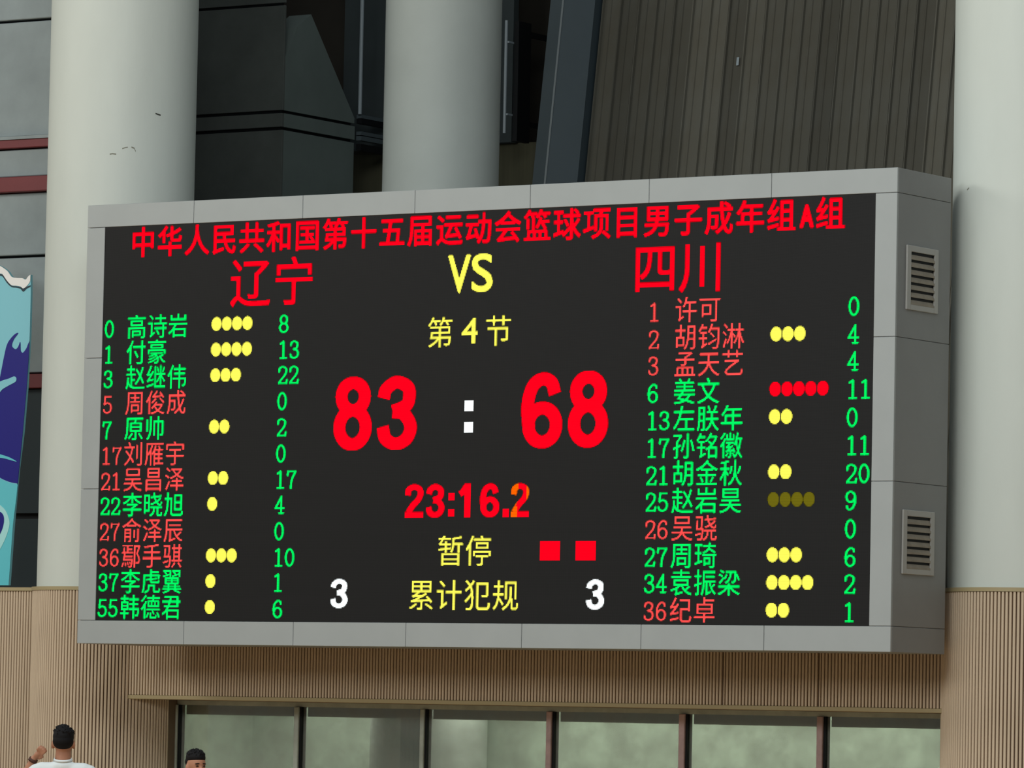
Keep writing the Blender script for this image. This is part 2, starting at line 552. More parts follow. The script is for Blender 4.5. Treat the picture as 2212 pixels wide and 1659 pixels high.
# ------------------------------------------------------------------ columns
def slat_column(label, cx, cy, zc, a0, a1):
    t = tag(empty('column', (cx, cy, 0)), label, 'column', 'round columns clad in slats beside the board')
    MB().cyl(cx, cy, .75, 3.05, 11.0, 96).build('shaft', M_COLUMN, t, smooth=True)
    MB().cyl(cx, cy, .77, 0, zc, 96).build('cladding_core', M_SLAT_BACK, t, smooth=True)
    n = 139
    proto = None
    for i in range(n):
        a = 2 * math.pi * i / n
        if not (a0 <= a <= a1):
            continue
        if proto is None:
            proto = MB().bbox(-.0118, -.022, 0.01, .0118, .004, zc - .002, .0035).build('slat', M_SLAT)
            o = proto
        else:
            o = bpy.data.objects.new('slat', proto.data)
            COL.objects.link(o)
        o.location = (cx + .77 * math.cos(a), cy + .77 * math.sin(a), 0)
        o.rotation_euler = (0, 0, a + math.pi / 2)
        attach(o, t)
    MB().cyl(cx, cy, .80, zc, zc + .036, 96).build('cap_trim', M_TRIM, t, smooth=True)
    return t


COLS = []
COLS.append(slat_column('round white column with beige slat cladding at the left end of the scoreboard', -.985, 1.8, 3.065, math.pi * 1.0, math.pi * 2.0 + .01))
COLS.append(slat_column('round white column with beige slat cladding right of the scoreboard', 9.478, 1.8, 3.08, math.pi * 1.0, math.pi * 2.0 + .01))
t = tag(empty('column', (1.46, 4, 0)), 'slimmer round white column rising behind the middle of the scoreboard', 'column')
MB().cyl(1.46, 4, .60, 0, 11, 96).build('shaft', M_COLUMN_SHADED, t, smooth=True)



def hit_column(px, py, cx, cy, r):
    """world point where the line of sight through a photograph pixel meets a column"""
    d = (FWD + RIGHT * ((px - 1106) / FPX) - UP * ((py - 829.5) / FPX)).normalized()
    ox, oy = CAMP.x - cx, CAMP.y - cy
    a = d.x ** 2 + d.y ** 2
    b = 2 * (ox * d.x + oy * d.y)
    c = ox * ox + oy * oy - r * r
    t_ = (-b - math.sqrt(b * b - 4 * a * c)) / (2 * a)
    p = CAMP + d * t_
    return math.atan2(p.y - cy, p.x - cx), p.z


M_SCUFF = mat('scuff', (132, 132, 118), .8)
M_SCUFF2 = mat('dark_scuff', (60, 60, 54), .8)


def scuff(col, pts, cx, cy, wdt, m):
    mb_ = MB()
    q_ = [hit_column(x_, y_, cx, cy, .7515) for x_, y_ in pts]
    for (a0, z0), (a1, z1) in zip(q_[:-1], q_[1:]):
        vs_ = []
        for r_ in (.749, .7516):
            for a_, z_, s_ in ((a0, z0, -1), (a1, z1, -1), (a1, z1, 1), (a0, z0, 1)):
                vs_.append((cx + r_ * math.cos(a_), cy + r_ * math.sin(a_), z_ + s_ * wdt / 2))
        mb_.poly(vs_, [(3, 2, 1, 0), (4, 5, 6, 7), (0, 1, 5, 4), (1, 2, 6, 5), (2, 3, 7, 6), (3, 0, 4, 7)])
    mb_.build('scuff_mark', m, col)


scuff(COLS[0], [(336, 245), (341, 247), (347, 249)], -.985, 1.8, .014, M_SCUFF2)
scuff(COLS[0], [(264, 321), (270, 319), (276, 318)], -.985, 1.8, .010, M_SCUFF)
scuff(COLS[0], [(284, 318), (290, 320), (293, 327)], -.985, 1.8, .014, M_SCUFF)
scuff(COLS[0], [(237, 333), (243, 332), (251, 333)], -.985, 1.8, .012, M_SCUFF)
scuff(COLS[1], [(2089, 410), (2093, 406)], 9.478, 1.8, .012, M_SCUFF)
# ------------------------------------------------------------------ dark concrete block behind the board
blk = tag(empty('concrete_block', (-4, 6, 0)), 'dark concrete block with a grooved band, left of the middle column', 'concrete block')
XC = -2.0
for (z0, z1, y) in [(8.50, 9.66, 6.0), (8.315, 8.465, 5.988), (3.3, 8.28, 6.0), (9.69, 11, 6.0)]:
    MB().bbox(-7, y, z0, XC, 6.03, z1, .004).build('wall_panel', M_DARK, blk)
MB().box(-7, 6.03, 3.3, XC - .305, 6.4, 11).build('joint_backing', M_DARKER, blk)
# side face running into the depth, its top cut along a slope
def side(poly, x0, x1, name, m):
    n = len(poly)
    vs = [(x1, p[0], p[1]) for p in poly] + [(x0, p[0], p[1]) for p in poly]
    fs = [tuple(range(n)), tuple(range(2 * n - 1, n - 1, -1))] + [(i, i + n, (i + 1) % n + n, (i + 1) % n) for i in range(n)]
    return MB().poly(vs, fs).build(name, m, blk)


side([(6.03, 8.50), (7.38, 8.50), (7.38, 8.56), (6.50, 9.62), (6.24, 9.45), (6.08, 9.14), (6.03, 9.1)], XC - .3, XC - .002, 'side_panel', M_TEAL)
side([(6.03, 8.315), (7.38, 8.315), (7.38, 8.465), (6.03, 8.465)], XC - .3, XC + .006, 'side_band', M_TEAL)
side([(6.03, 3.3), (7.38, 3.3), (7.38, 8.28), (6.03, 8.28)], XC - .3, XC - .002, 'side_panel', M_TEAL)
side([(6.031, 3.3), (7.36, 3.3), (7.36, 8.52), (6.031, 8.52)], XC - .35, XC - .04, 'side_backing', M_DARKER)

# beams and pipe between the block and the middle column
bm_ = tag(empty('steel_beam', (-1.9, 7.4, 8.6)), 'black steel beams running back beside the concrete block', 'steel beam')
for (z0, z1, m) in [(8.56, 8.60, M_STEEL), (8.50, 8.555, M_DARKER), (8.37, 8.41, M_STEEL), (8.31, 8.36, M_STEEL), (8.20, 8.27, M_DARKER)]:
    MB().box(-2.0, 7.42, z0, -1.93, 8.85, z1).build('flange', m, bm_)
pp_ = MB().cyl(-1.93, 7.38, .022, 8.60, 11, 16).build('pipe', M_PIPE, smooth=True)
tag(pp_, 'thin pale vertical pipe left of the middle column', 'pipe')
MB().box(-2.6, 8.15, 3, 1.5, 8.25, 8.285).build('wall_recess', mat('olive_wall', (78, 76, 58), .85, var=.15, scale=2, stretch=(8, 1, .3)))['kind'] = 'structure'
MB().box(-2.6, 8.0, 8.28, -.3, 8.1, 11).build('wall_upper', mat('blue_black_wall', (58, 66, 67), .8, var=.1))['kind'] = 'structure'

# right of the middle column
pr_ = MB().cyl(.0, 7.4, .018, 8.3, 9.55, 16).box(-.005, 7.4, 8.5, .038, 7.52, 8.52).box(-.005, 7.4, 9.3, .038, 7.52, 9.32).build('pipe', M_PIPE, smooth=True)
tag(pr_, 'thin grey vertical pipe right of the middle column', 'pipe')
db = MB().box(.04, 7.5, 8.22, .10, 7.75, 9.55).box(.05, 7.75, 8.4, .09, 8.9, 8.46).box(.05, 7.75, 9.4, .09, 8.9, 9.46).build('steel_post', M_DARKER)
tag(db, 'black steel post beside the thin pipe right of the middle column', 'post')

# leaning slate steel member
S = 0.146
sb = tag(empty('steel_member', (.6, 7.2, 7)), 'slate grey folded steel member leaning beside the ribbed wall', 'steel member')


def lean(xs, y0, z0, z1, name, m, parent):
    """xs: list of (x, y offset) profile points across, extruded up a back-leaning line"""
    n = len(xs)
    vs = []
    for z in (z0, z1):
        for (a, b) in xs:
            vs.append((a, y0 + b + S * (z - 7.7), z))
    fs = [tuple(range(n - 1, -1, -1)), tuple(range(n, 2 * n))] + [(i, (i + 1) % n, (i + 1) % n + n, i + n) for i in range(n)]
    return MB().poly(vs, fs).build(name, m, parent)


lean([(.43, .02), (.655, -.07), (.655, .2), (.43, .2)], 7.3, 5, 11, 'left_flange', M_STEEL, sb)
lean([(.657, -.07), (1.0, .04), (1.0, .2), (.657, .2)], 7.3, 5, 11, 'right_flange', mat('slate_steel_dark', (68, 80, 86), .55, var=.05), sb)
lean([(.645, -.078), (.668, -.078), (.668, -.06), (.645, -.06)], 7.3, 5, 11, 'ridge', mat('ridge_steel', (124, 132, 134), .5), sb)

# ribbed wall of standing-seam sheets leaning back
rw = empty('wall_ribbed', (3, 7.5, 5))
tag(rw, kind='structure')
PW = .232
prof = [(0, -.02), (.008, -.05), (.022, -.05), (.03, -.02), (.09, -.018), (.098, -.03), (.112, -.03), (.12, -.018), (PW - .012, -.018), (PW - .012, .02), (0, .02)]
n = len(prof)
LZ = 8.5
vs = [(a, b, 0) for a, b in prof] + [(a, b, LZ) for a, b in prof]
fs = [tuple(range(n - 1, -1, -1)), tuple(range(n, 2 * n))] + [(i, (i + 1) % n, (i + 1) % n + n, i + n) for i in range(n)]
pm = MB().poly(vs, fs)
proto = pm.build('metal_sheet', M_RIB)
_nt = M_RIB.node_tree                      # each sheet weathers to a slightly different tone
_b = _nt.nodes['Principled BSDF']
_src = _b.inputs['Base Color'].links[0].from_socket
_oi = _nt.nodes.new('ShaderNodeObjectInfo')
_mr = _nt.nodes.new('ShaderNodeMapRange')
_mr.inputs[3].default_value, _mr.inputs[4].default_value = .78, 1.2
_hs = _nt.nodes.new('ShaderNodeHueSaturation')
_nt.links.new(_oi.outputs['Random'], _mr.inputs[0])
_nt.links.new(_mr.outputs[0], _hs.inputs['Value'])
_nt.links.new(_src, _hs.inputs['Color'])
_nt.links.new(_hs.outputs[0], _b.inputs['Base Color'])
for i in range(38):
    o = proto if i == 0 else clone(proto, 'metal_sheet')
    o.location = (1.02 + PW * i, 7.5 - S * 4.7 + random.uniform(-.004, .004), 3.0)
    o.rotation_euler = (-math.atan(S), 0, 0)
    attach(o, rw)
o = lean([(1.0, 0.03), (9.9, 0.03), (9.9, .1), (1.0, .1)], 7.5, 3, 11.3, 'backing', M_DARKER, rw)

lean([(2.815, -.052), (2.845, -.052), (2.845, -.049), (2.815, -.049)], 7.5, 8.93, 9.02, 'pale_paint_spot', M_PIPE, rw)

# ------------------------------------------------------------------ ribbon window under the beam
win = MB().box(-.5, 1.97, 1.94, 8.95, 2.03, 1.985).build('window_1', M_POST)
win['kind'] = 'structure'
posts = [(-.255, -.19), (1.225, 1.31), (2.735, 2.812), (4.2, 4.288), (5.69, 5.785), (7.19, 7.283), (8.66, 8.75)]
M_POSTR = mat('post_pink_reflection', (186, 158, 156), .5, var=.2, scale=5)  # pink reflection on the posts mixed into their colour
for i, (a, b) in enumerate(posts):
    MB().bbox(a + .012, 1.93, .05, b - .018, 2.04, 1.94, .006).build('mullion', M_POST if i < 3 else M_POSTR, win)
    MB().box(b - .018, 1.955, .05, b + .004, 2.04, 1.94).build('gasket', M_DARKER, win)


def glass():
    m = bpy.data.materials.new('window_glass')
    m.use_nodes = True
    nt = m.node_tree
    nt.nodes.remove(nt.nodes['Principled BSDF'])
    tr = nt.nodes.new('ShaderNodeBsdfTransparent')
    tr.inputs[0].default_value = (.76, .79, .73, 1)
    gl = nt.nodes.new('ShaderNodeBsdfGlossy')
    gl.inputs['Roughness'].default_value = .08
    df = nt.nodes.new('ShaderNodeBsdfDiffuse')
    df.inputs[0].default_value = (.37, .385, .35, 1)
    mx = nt.nodes.new('ShaderNodeMixShader')
    mx.inputs[0].default_value = .10
    mx2 = nt.nodes.new('ShaderNodeMixShader')
    tc = nt.nodes.new('ShaderNodeTexCoord')
    no = nt.nodes.new('ShaderNodeTexNoise')
    no.inputs['Scale'].default_value = 3.5
    no.inputs['Detail'].default_value = 8
    mr = nt.nodes.new('ShaderNodeMapRange')
    mr.inputs[1].default_value, mr.inputs[2].default_value = .35, .7
    mr.inputs[3].default_value, mr.inputs[4].default_value = .22, .40
    nt.links.new(tc.outputs['Object'], no.inputs['Vector'])
    nt.links.new(no.outputs['Fac'], mr.inputs[0])
    nt.links.new(mr.outputs[0], mx2.inputs[0])
    nt.links.new(tr.outputs[0], mx.inputs[1])
    nt.links.new(gl.outputs[0], mx.inputs[2])
    nt.links.new(mx.outputs[0], mx2.inputs[1])
    nt.links.new(df.outputs[0], mx2.inputs[2])
    nt.links.new(mx2.outputs[0], nt.nodes['Material Output'].inputs[0])
    return m


M_GLASS = glass()
for (a, b), (c, d) in zip(posts[:-1], posts[1:]):
    MB().box(b + .004, 1.99, .05, c + .012, 1.998, 1.94).build('glass_pane', M_GLASS, win)
# room behind the glass
MB().box(-1.2, 4.6, 0, 9.6, 4.7, 2.6).build('wall_room', M_ROOM)['kind'] = 'structure'
MB().box(-1.3, 2.05, 0, -1.2, 4.7, 2.6).build('wall_room_left', M_ROOM)['kind'] = 'structure'
MB().box(9.6, 2.05, 0, 9.7, 4.7, 2.6).build('wall_room_right', M_ROOM)['kind'] = 'structure'
MB().box(-1.3, 2.04, 2.3, 9.7, 4.7, 2.4).build('ceiling', M_WHITE)['kind'] = 'structure'
MB().box(-1.3, 1.2, -.2, 9.7, 4.7, 0).build('floor_room', M_BLIND)['kind'] = 'structure'
for (a, b), (c, d) in zip(posts[:-1], posts[1:]):
    bb = MB().bbox(b + .01, 2.05, 1.845, c + .01, 2.16, 2.3, .006).build('blind_box', M_BLIND)
    k = posts.index((a, b))
    where = ['first', 'second', 'third', 'fourth', 'fifth', 'sixth'][k]
    tag(bb, 'grey roller blind box at the top of the %s window pane from the left' % where, 'blind box', 'blind boxes behind the ribbon window')
area('room_lamp', (4.2, 3.7, 2.27), (4.2, 4.4, 0), 9.6, 270, (1, 1, .95), .5)
cu = MB()
for i in range(6):
    cu.cyl(2.28 + i * .055, 2.35, .035, .02, 1.9, 12)
tag(cu.build('curtain', mat('grey_curtain', (120, 136, 128), .85), smooth=True), 'grey green gathered curtain hanging behind the second window pane', 'curtain')

# ------------------------------------------------------------------ scoreboard
BW, BH, BD, ZB = 9.0417, 4.2883, 1.0, 2.512
FT, FB, FL, FR = .222, .2264, .2146, .219
sc_ = tag(empty('scoreboard', (BW / 2, .5, ZB)), 'large grey framed electronic scoreboard showing 83 : 68 between two columns', 'scoreboard')
MB().box(.02, .02, ZB + .02, BW - .012, BD, ZB + BH - .012).build('cabinet', M_FRAME_BACK, sc_)
G = .0022
zt = ZB + BH - FT
zb = ZB + FB
for i in range(7):
    a, b = BW * i / 7, BW * (i + 1) / 7
    MB().bbox(a + (G if i else 0), 0, zt + G, b - (G if i < 6 else 0), .03, ZB + BH, .003).build('frame_panel', M_FRAME, sc_)
    MB().bbox(a + (G if i else 0), 0, ZB, b - (G if i < 6 else 0), .03, zb - G, .003).build('frame_panel', M_FRAME, sc_)
for i in range(3):
    a, b = zb + (zt - zb) * i / 3, zb + (zt - zb) * (i + 1) / 3
    MB().bbox(0, 0, a + G, FL, .03, b - G, .003).build('frame_panel', M_FRAME, sc_)
    MB().bbox(BW - FR, 0, a + G, BW, .03, b - G, .003).build('frame_panel', M_FRAME, sc_)
    MB().bbox(BW - .03, .031, a + G, BW, BD, b - G, .003).build('side_panel', M_SIDE_SHADED, sc_)
MB().bbox(BW - .03, .031, zt + G, BW, BD, ZB + BH, .003).build('side_panel', M_SIDE_SHADED, sc_)
MB().bbox(BW - .03, .031, ZB, BW, BD, zb - G, .003).build('side_panel', M_SIDE_SHADED, sc_)
MB().box(.0, .031, ZB, BW - .031, BD, ZB + .018).build('bottom_panel', M_SIDE_SHADED, sc_)
for x in (.6, 3.2, 5.8, 8.4):
    MB().box(x, BD, ZB + .25, x + .08, YB, ZB + .33).build('wall_bracket', M_DARKER, sc_)

# vents on the right side
M_VENT = mat('vent_grey', (176, 176, 172), .5)
M_BLADE = mat('vent_blade', (150, 142, 128), .6, var=.15, scale=8)
for (z0, z1) in [(5.553, 6.128), (3.206, 3.776)]:
    y0, y1 = .172, .752
    v = MB()
    v.bbox(BW, y0, z0, BW + .018, y0 + .075, z1, .004)
    v.bbox(BW, y1 - .07, z0, BW + .018, y1, z1, .004)
    v.bbox(BW, y0 + .075, z1 - .055, BW + .018, y1 - .07, z1, .004)
    v.bbox(BW, y0 + .075, z0, BW + .018, y1 - .07, z0 + .05, .004)
    fr = v.build('vent', M_VENT, sc_)
    MB().box(BW - .001, y0 + .07, z0 + .045, BW + .001, y1 - .065, z1 - .05).build('vent_opening', M_DARKER, fr)
    nb = 7
    zs0, zs1 = z0 + .05, z1 - .055
    p = (zs1 - zs0) / nb
    for i in range(nb):
        z = zs0 + p * i
        b = MB()
        # blade rising inwards, with a small upturned lip at its outer edge
        b.poly([(BW + .016, y0 + .075, z), (BW + .016, y1 - .07, z), (BW + .002, y1 - .07, z + p * .62), (BW + .002, y0 + .075, z + p * .62),
                (BW + .016, y0 + .075, z - .004), (BW + .016, y1 - .07, z - .004), (BW + .002, y1 - .07, z + p * .62 - .004), (BW + .002, y0 + .075, z + p * .62 - .004)],
               [(0, 1, 2, 3), (7, 6, 5, 4), (0, 4, 5, 1), (1, 5, 6, 2), (2, 6, 7, 3), (3, 7, 4, 0)])
        b.box(BW + .012, y0 + .075, z - .002, BW + .0175, y1 - .07, z + p * .25)
        b.build('blade', M_BLADE, fr)

# the LED face
def screen_mat():
    m = mat('led_face', (23, 23, 24), .6, spec=.25)
    nt = m.node_tree
    b = nt.nodes['Principled BSDF']
    tc = nt.nodes.new('ShaderNodeTexCoord')
    vo = nt.nodes.new('ShaderNodeTexVoronoi')
    vo.inputs['Scale'].default_value = 100
    vo.inputs['Randomness'].default_value = 0
    nt.links.new(tc.outputs['Object'], vo.inputs['Vector'])
    r = nt.nodes.new('ShaderNodeValToRGB')
    r.color_ramp.elements[0].color = (*lin((28, 28, 29)), 1)
    r.color_ramp.elements[1].color = (*lin((17, 17, 18)), 1)
    r.color_ramp.elements[0].position = .25
    r.color_ramp.elements[1].position = .5
    nt.links.new(vo.outputs['Distance'], r.inputs[0])
    nt.links.new(r.outputs[0], b.inputs['Base Color'])
    return m


SY = .008
SX0, SZ1 = FL, zt
PX, PZ = (BW - FL - FR) / LW, (zt - zb) / LH
scr = MB().box(FL, SY, zb, BW - FR, SY + .02, zt).build('screen', screen_mat(), sc_)
LED = {
    'g': emit('led_green', (0.0, 1.0, .13), 1.15),
    'r': emit('led_red_text', (1.0, .075, .07), 1.25),
    'R': emit('led_red', (1.0, .0, .010), 1.25),
    'y': emit('led_yellow', (1.0, .95, .10), 1.25),
    'w': emit('led_white', (.93, 1.0, 1.0), 1.35),
    'd': emit('led_dim_yellow', (.30, .26, .012), .55),
    'o': emit('led_orange', (1.0, .13, .0), 1.1),
}
used = np.zeros((LH, LW), bool)


def led_part(name, c, cov, X0, Y0):
    lvl = np.round(cov * 7) / 7.0
    lvl[lvl < .28] = 0
    ys, xs = np.nonzero(lvl)
    lev = lvl[ys, xs]
    xs = xs + X0
    ys = ys + Y0
    ok = (xs >= 0) & (xs < LW) & (ys >= 0) & (ys < LH)
    xs, ys, lev = xs[ok], ys[ok], lev[ok]
    ok = ~used[ys, xs]
    xs, ys, lev = xs[ok], ys[ok], lev[ok]
    used[ys, xs] = True
    n = len(xs)
    cx = SX0 + (xs + .5) * PX
    cz = SZ1 - (ys + .5) * PZ
    a, b = PX * .46, PX * .36
    t = np.zeros((n, 8, 3), np.float32)
    for k, (sx, sz) in enumerate(((-1, -1), (1, -1), (1, 1), (-1, 1))):
        t[:, k] = np.stack([cx + sx * a, np.full(n, SY), cz + sz * a], 1)
        t[:, k + 4] = np.stack([cx + sx * b, np.full(n, SY - .0035), cz + sz * b], 1)
    f0 = np.array([(4, 5, 6, 7), (0, 1, 5, 4), (1, 2, 6, 5), (2, 3, 7, 6), (3, 0, 4, 7)])
    f = (f0[None] + 8 * np.arange(n)[:, None, None]).reshape(-1, 4)
    me = bpy.data.meshes.new(name)
    me.vertices.add(n * 8)
    me.vertices.foreach_set('co', t.ravel())
    me.loops.add(len(f) * 4)
    me.loops.foreach_set('vertex_index', f.ravel())
    me.polygons.add(len(f))
    me.polygons.foreach_set('loop_start', np.arange(len(f)) * 4)
    at = me.attributes.new('level', 'FLOAT', 'FACE')
    at.data.foreach_set('value', np.repeat(lev, 5).astype(np.float32))
    me.materials.append(LED[c])
    if name == 'clock_digit' and X0 > 475:          # the last digit is part orange on the real display
        me.materials.append(LED['o'])
        mi = (((xs < 490) & (xs - 481 < (286 - ys) * .45 + 1)) | ((xs < 489) & (ys > 275)) | ((xs >= 499) & (ys < 277))).astype(np.int32)
        me.polygons.foreach_set('material_index', np.repeat(mi, 5))
    me.update()
    o = bpy.data.objects.new(name, me)
    COL.objects.link(o)
    attach(o, sc_)
    if name == 'foul_dot' and c != 'y':
        o['label'] = 'red foul dot' if c == 'R' else 'dim olive foul dot'


for nm, c, (cov, X0, Y0) in LEDS:
    led_part(nm, c, cov, X0, Y0)

# ------------------------------------------------------------------ cut-out wave board on the ledge at the far left
def banner():
    t = tag(empty('wave_cutout', (-2.9, 2.3, 3.115)), 'tall blue cut-out display board with wave shapes standing on the ledge', 'display board')
    k = 1 / 221.0

    def P(x, y):                      # small drawing grid of the board: x right, y down
        ax, az = -2.933 + x * .00607, 6.49 - y * .004843
        return (ax, az)
    zb0 = 3.118

    def layer(name, pts, y0, y1, m):
        pts = [P(*p) for p in pts]
        pts = [(a, max(b, zb0)) for a, b in pts]
        ar = sum(pts[i][0] * pts[(i + 1) % len(pts)][1] - pts[(i + 1) % len(pts)][0] * pts[i][1] for i in range(len(pts)))
        if ar < 0:
            pts = pts[::-1]
        n = len(pts)
        vs = [(p[0], y0, p[1]) for p in pts] + [(p[0], y1, p[1]) for p in pts]
        bm = bmesh.new()
        vv = [bm.verts.new(v) for v in vs]
        es = [bm.edges.new((vv[i], vv[(i + 1) % n])) for i in range(n)]
        eb = [bm.edges.new((vv[n + i], vv[n + (i + 1) % n])) for i in range(n)]
        bmesh.ops.triangle_fill(bm, edges=es, use_beauty=True)
        bmesh.ops.triangle_fill(bm, edges=eb, use_beauty=True)
        for i in range(n):
            bm.faces.new((vv[i], vv[(i + 1) % n], vv[n + (i + 1) % n], vv[n + i]))
        bmesh.ops.recalc_face_normals(bm, faces=list(bm.faces))
        me = bpy.data.meshes.new(name)
        bm.to_mesh(me)
        bm.free()
        me.materials.append(m)
        o = bpy.data.objects.new(name, me)
        COL.objects.link(o)
        attach(o, t)
        return o

    def sm(pts, n=6):
        out = []
        m_ = len(pts)
        for i in range(m_ - 1):
            p0 = pts[max(i - 1, 0)]; p1 = pts[i]; p2 = pts[i + 1]; p3 = pts[min(i + 2, m_ - 1)]
            for j in range(n):
                s = j / n
                out.append(tuple(.5 * ((2 * p1[a]) + (-p0[a] + p2[a]) * s + (2 * p0[a] - 5 * p1[a] + 4 * p2[a] - p3[a]) * s * s + (-p0[a] + 3 * p1[a] - 3 * p2[a] + p3[a]) * s ** 3) for a in (0, 1)))
        out.append(pts[-1])
        return out
    # grid units: 1 unit = 1 photograph pixel at this place; left part runs on outside the frame
    MW = mat('board_white', (240, 238, 236), .5)
    ML = mat('board_light_blue', (132, 200, 214), .5)
    MT = mat('board_turquoise', (96, 196, 208), .5)
    MN = mat('board_navy', (18, 12, 124), .45)
    MP = mat('board_pale', (170, 226, 226), .5)
    MK = mat('board_outline', (28, 50, 62), .5)
    crest = sm([(-60, -38), (-25, -14), (0, -1), (8, 4), (18, 12), (27, 24), (38, 27), (50, 28), (58, 31), (63, 25), (68, 21)])
    body = [(-60, 690)] + crest + [(68, 25), (69, 60), (69, 150), (66, 260), (60, 360), (52, 440), (44, 560), (38, 690)]
    layer('board_panel', body, 2.30, 2.33, ML)
    layer('white_crest', crest + sm([(68, 24), (67, 36), (60, 46), (53, 50), (47, 46), (38, 44), (27, 42), (17, 32), (7, 18), (0, 15), (-25, 0), (-60, -22)]), 2.292, 2.30, MW)
    layer('crest_outline', sm([(68, 44), (60, 47), (53, 51), (47, 47), (38, 45), (27, 43), (17, 33), (7, 19), (0, 16), (-25, 1), (-60, -21)]) + sm([(-60, -16), (-25, 5), (0, 20), (7, 23), (17, 37), (27, 46), (38, 48), (47, 51), (53, 57), (60, 51), (68, 47)]), 2.294, 2.30, MK)
    navy = sm([(69, 165), (66, 172), (63, 180), (56, 189), (51, 186), (50, 178), (49, 166), (45, 176), (40, 181), (34, 178), (31, 172), (35, 160), (44, 147), (38, 148), (28, 158), (20, 172), (14, 200), (8, 235), (5, 250)])
    layer('navy_field', navy + [(0, 268), (-60, 300), (-60, 420)] + sm([(-60, 440), (0, 453), (20, 462), (36, 468), (52, 471)]) + [(54, 440), (60, 360), (66, 262), (68.5, 200)], 2.295, 2.30, MN)
    layer('blue_arm', [(-60, 268)] + sm([(0, 256), (5, 252), (14, 248), (28, 244), (38, 240), (43, 243), (43, 250), (38, 254), (28, 259), (14, 267), (8, 274), (0, 280)]) + [(-60, 292)], 2.290, 2.295, ML)
    layer('wave_stripe', sm([(-60, 405), (0, 406), (20, 410), (36, 416), (49, 424), (34, 420), (18, 416), (0, 415), (-60, 416)]), 2.290, 2.295, MT)
    layer('turquoise_field', [(-60, 690)] + sm([(-60, 446), (0, 455), (20, 464), (36, 470), (52, 473)]) + [(50, 500), (44, 560), (38, 690)], 2.294, 2.30, MT)
    layer('pale_ring', sm([(-60, 480), (0, 506), (14, 516), (26, 527), (33, 540), (37, 556), (34, 574), (26, 596), (14, 618), (0, 634), (-60, 660)]), 2.290, 2.294, MP)
    layer('navy_drop', sm([(-60, 520), (0, 530), (12, 530), (22, 537), (25, 550), (22, 568), (12, 590), (0, 610), (-60, 640)]), 2.286, 2.290, MN)


banner()


# ------------------------------------------------------------------ people
_unit = {}


def unit_sphere(seg):
    if seg not in _unit:
        rings = seg // 2 + 2
        v = [(0, 0, 1)]
        for j in range(1, rings):
            p = math.pi * j / rings
            for i in range(seg):
                a = 2 * math.pi * i / seg
                v.append((math.sin(p) * math.cos(a), math.sin(p) * math.sin(a), math.cos(p)))
        v.append((0, 0, -1))
        f = [(0, 1 + i, 1 + (i + 1) % seg) for i in range(seg)]
        for j in range(rings - 2):
            b = 1 + j * seg
            f += [(b + i, b + seg + i, b + seg + (i + 1) % seg, b + (i + 1) % seg) for i in range(seg)]
        b = 1 + (rings - 2) * seg
        f += [(b + i, len(v) - 1, b + (i + 1) % seg) for i in range(seg)]
        _unit[seg] = (np.array(v, float), f)
    return _unit[seg]


class Soup:
    """overlapping solids, later fused into one skin"""

    def __init__(self):
        self.v = np.zeros((0, 3))
        self.f = []

    def add(self, v, f, m):
        m = np.array(m)
        n = len(self.v)
        self.v = np.vstack([self.v, v @ m[:3, :3].T + m[:3, 3]])
        self.f += [tuple(i + n for i in q) for q in f]

    def transform(self, m):
        m = np.array(m)
        self.v = self.v @ m[:3, :3].T + m[:3, 3]

    def join(self, o):
        self.add(o.v, o.f, Matrix.Identity(4))

    def mesh(self, name):
        me = bpy.data.meshes.new(name)
        me.from_pydata(self.v.tolist(), [], self.f)
        me.update()
        return me

    def part(self, name, m, parent):
        me = self.mesh(name)
        me.materials.append(m)
        me.shade_smooth()
        o = bpy.data.objects.new(name, me)
        COL.objects.link(o)
        o.parent = parent
        return o


def ell(bm, c, r, rot=None, seg=20):
    v, f = unit_sphere(seg)
    bm.add(v, f, Matrix.Translation(c) @ (rot.to_matrix().to_4x4() if rot else Matrix.Identity(4)) @ Matrix.Diagonal((*r, 1)))


def tube(bm, a, b, ra, rb, seg=18, capped=True):
    a, b = Vector(a), Vector(b)
    d = b - a
    v = []
    for k, r in ((0, ra), (1, rb)):
        for i in range(seg):
            t = 2 * math.pi * i / seg
            v.append((r * math.cos(t), r * math.sin(t), k * d.length))
    f = [(i, (i + 1) % seg, (i + 1) % seg + seg, i + seg) for i in range(seg)]
    if capped:
        f += [tuple(range(seg - 1, -1, -1)), tuple(range(seg, 2 * seg))]
    bm.add(np.array(v), f, Matrix.Translation(a) @ d.to_track_quat('Z', 'Y').to_matrix().to_4x4())


def cap(bm, a, b, ra, rb, seg=18):
    """tapered limb from a to b with rounded ends"""
    tube(bm, a, b, ra, rb, seg)
    ell(bm, a, (ra, ra, ra), seg=seg)
    ell(bm, b, (rb, rb, rb), seg=seg)


def band(bm, a, b, ra, rb, th, seg=28):
    """open ring with thickness"""
    a, b = Vector(a), Vector(b)
    d = b - a
    v = []
    for r0, z in ((ra, 0), (rb, d.length), (rb - th, d.length), (ra - th, 0)):
        for i in range(seg):
            t = 2 * math.pi * i / seg
            v.append((r0 * math.cos(t), r0 * math.sin(t), z))
    f = []
    for k in range(4):
        for i in range(seg):
            f.append((k * seg + i, k * seg + (i + 1) % seg, ((k + 1) % 4) * seg + (i + 1) % seg, ((k + 1) % 4) * seg + i))
    bm.add(np.array(v), f, Matrix.Translation(a) @ d.to_track_quat('Z', 'Y').to_matrix().to_4x4())


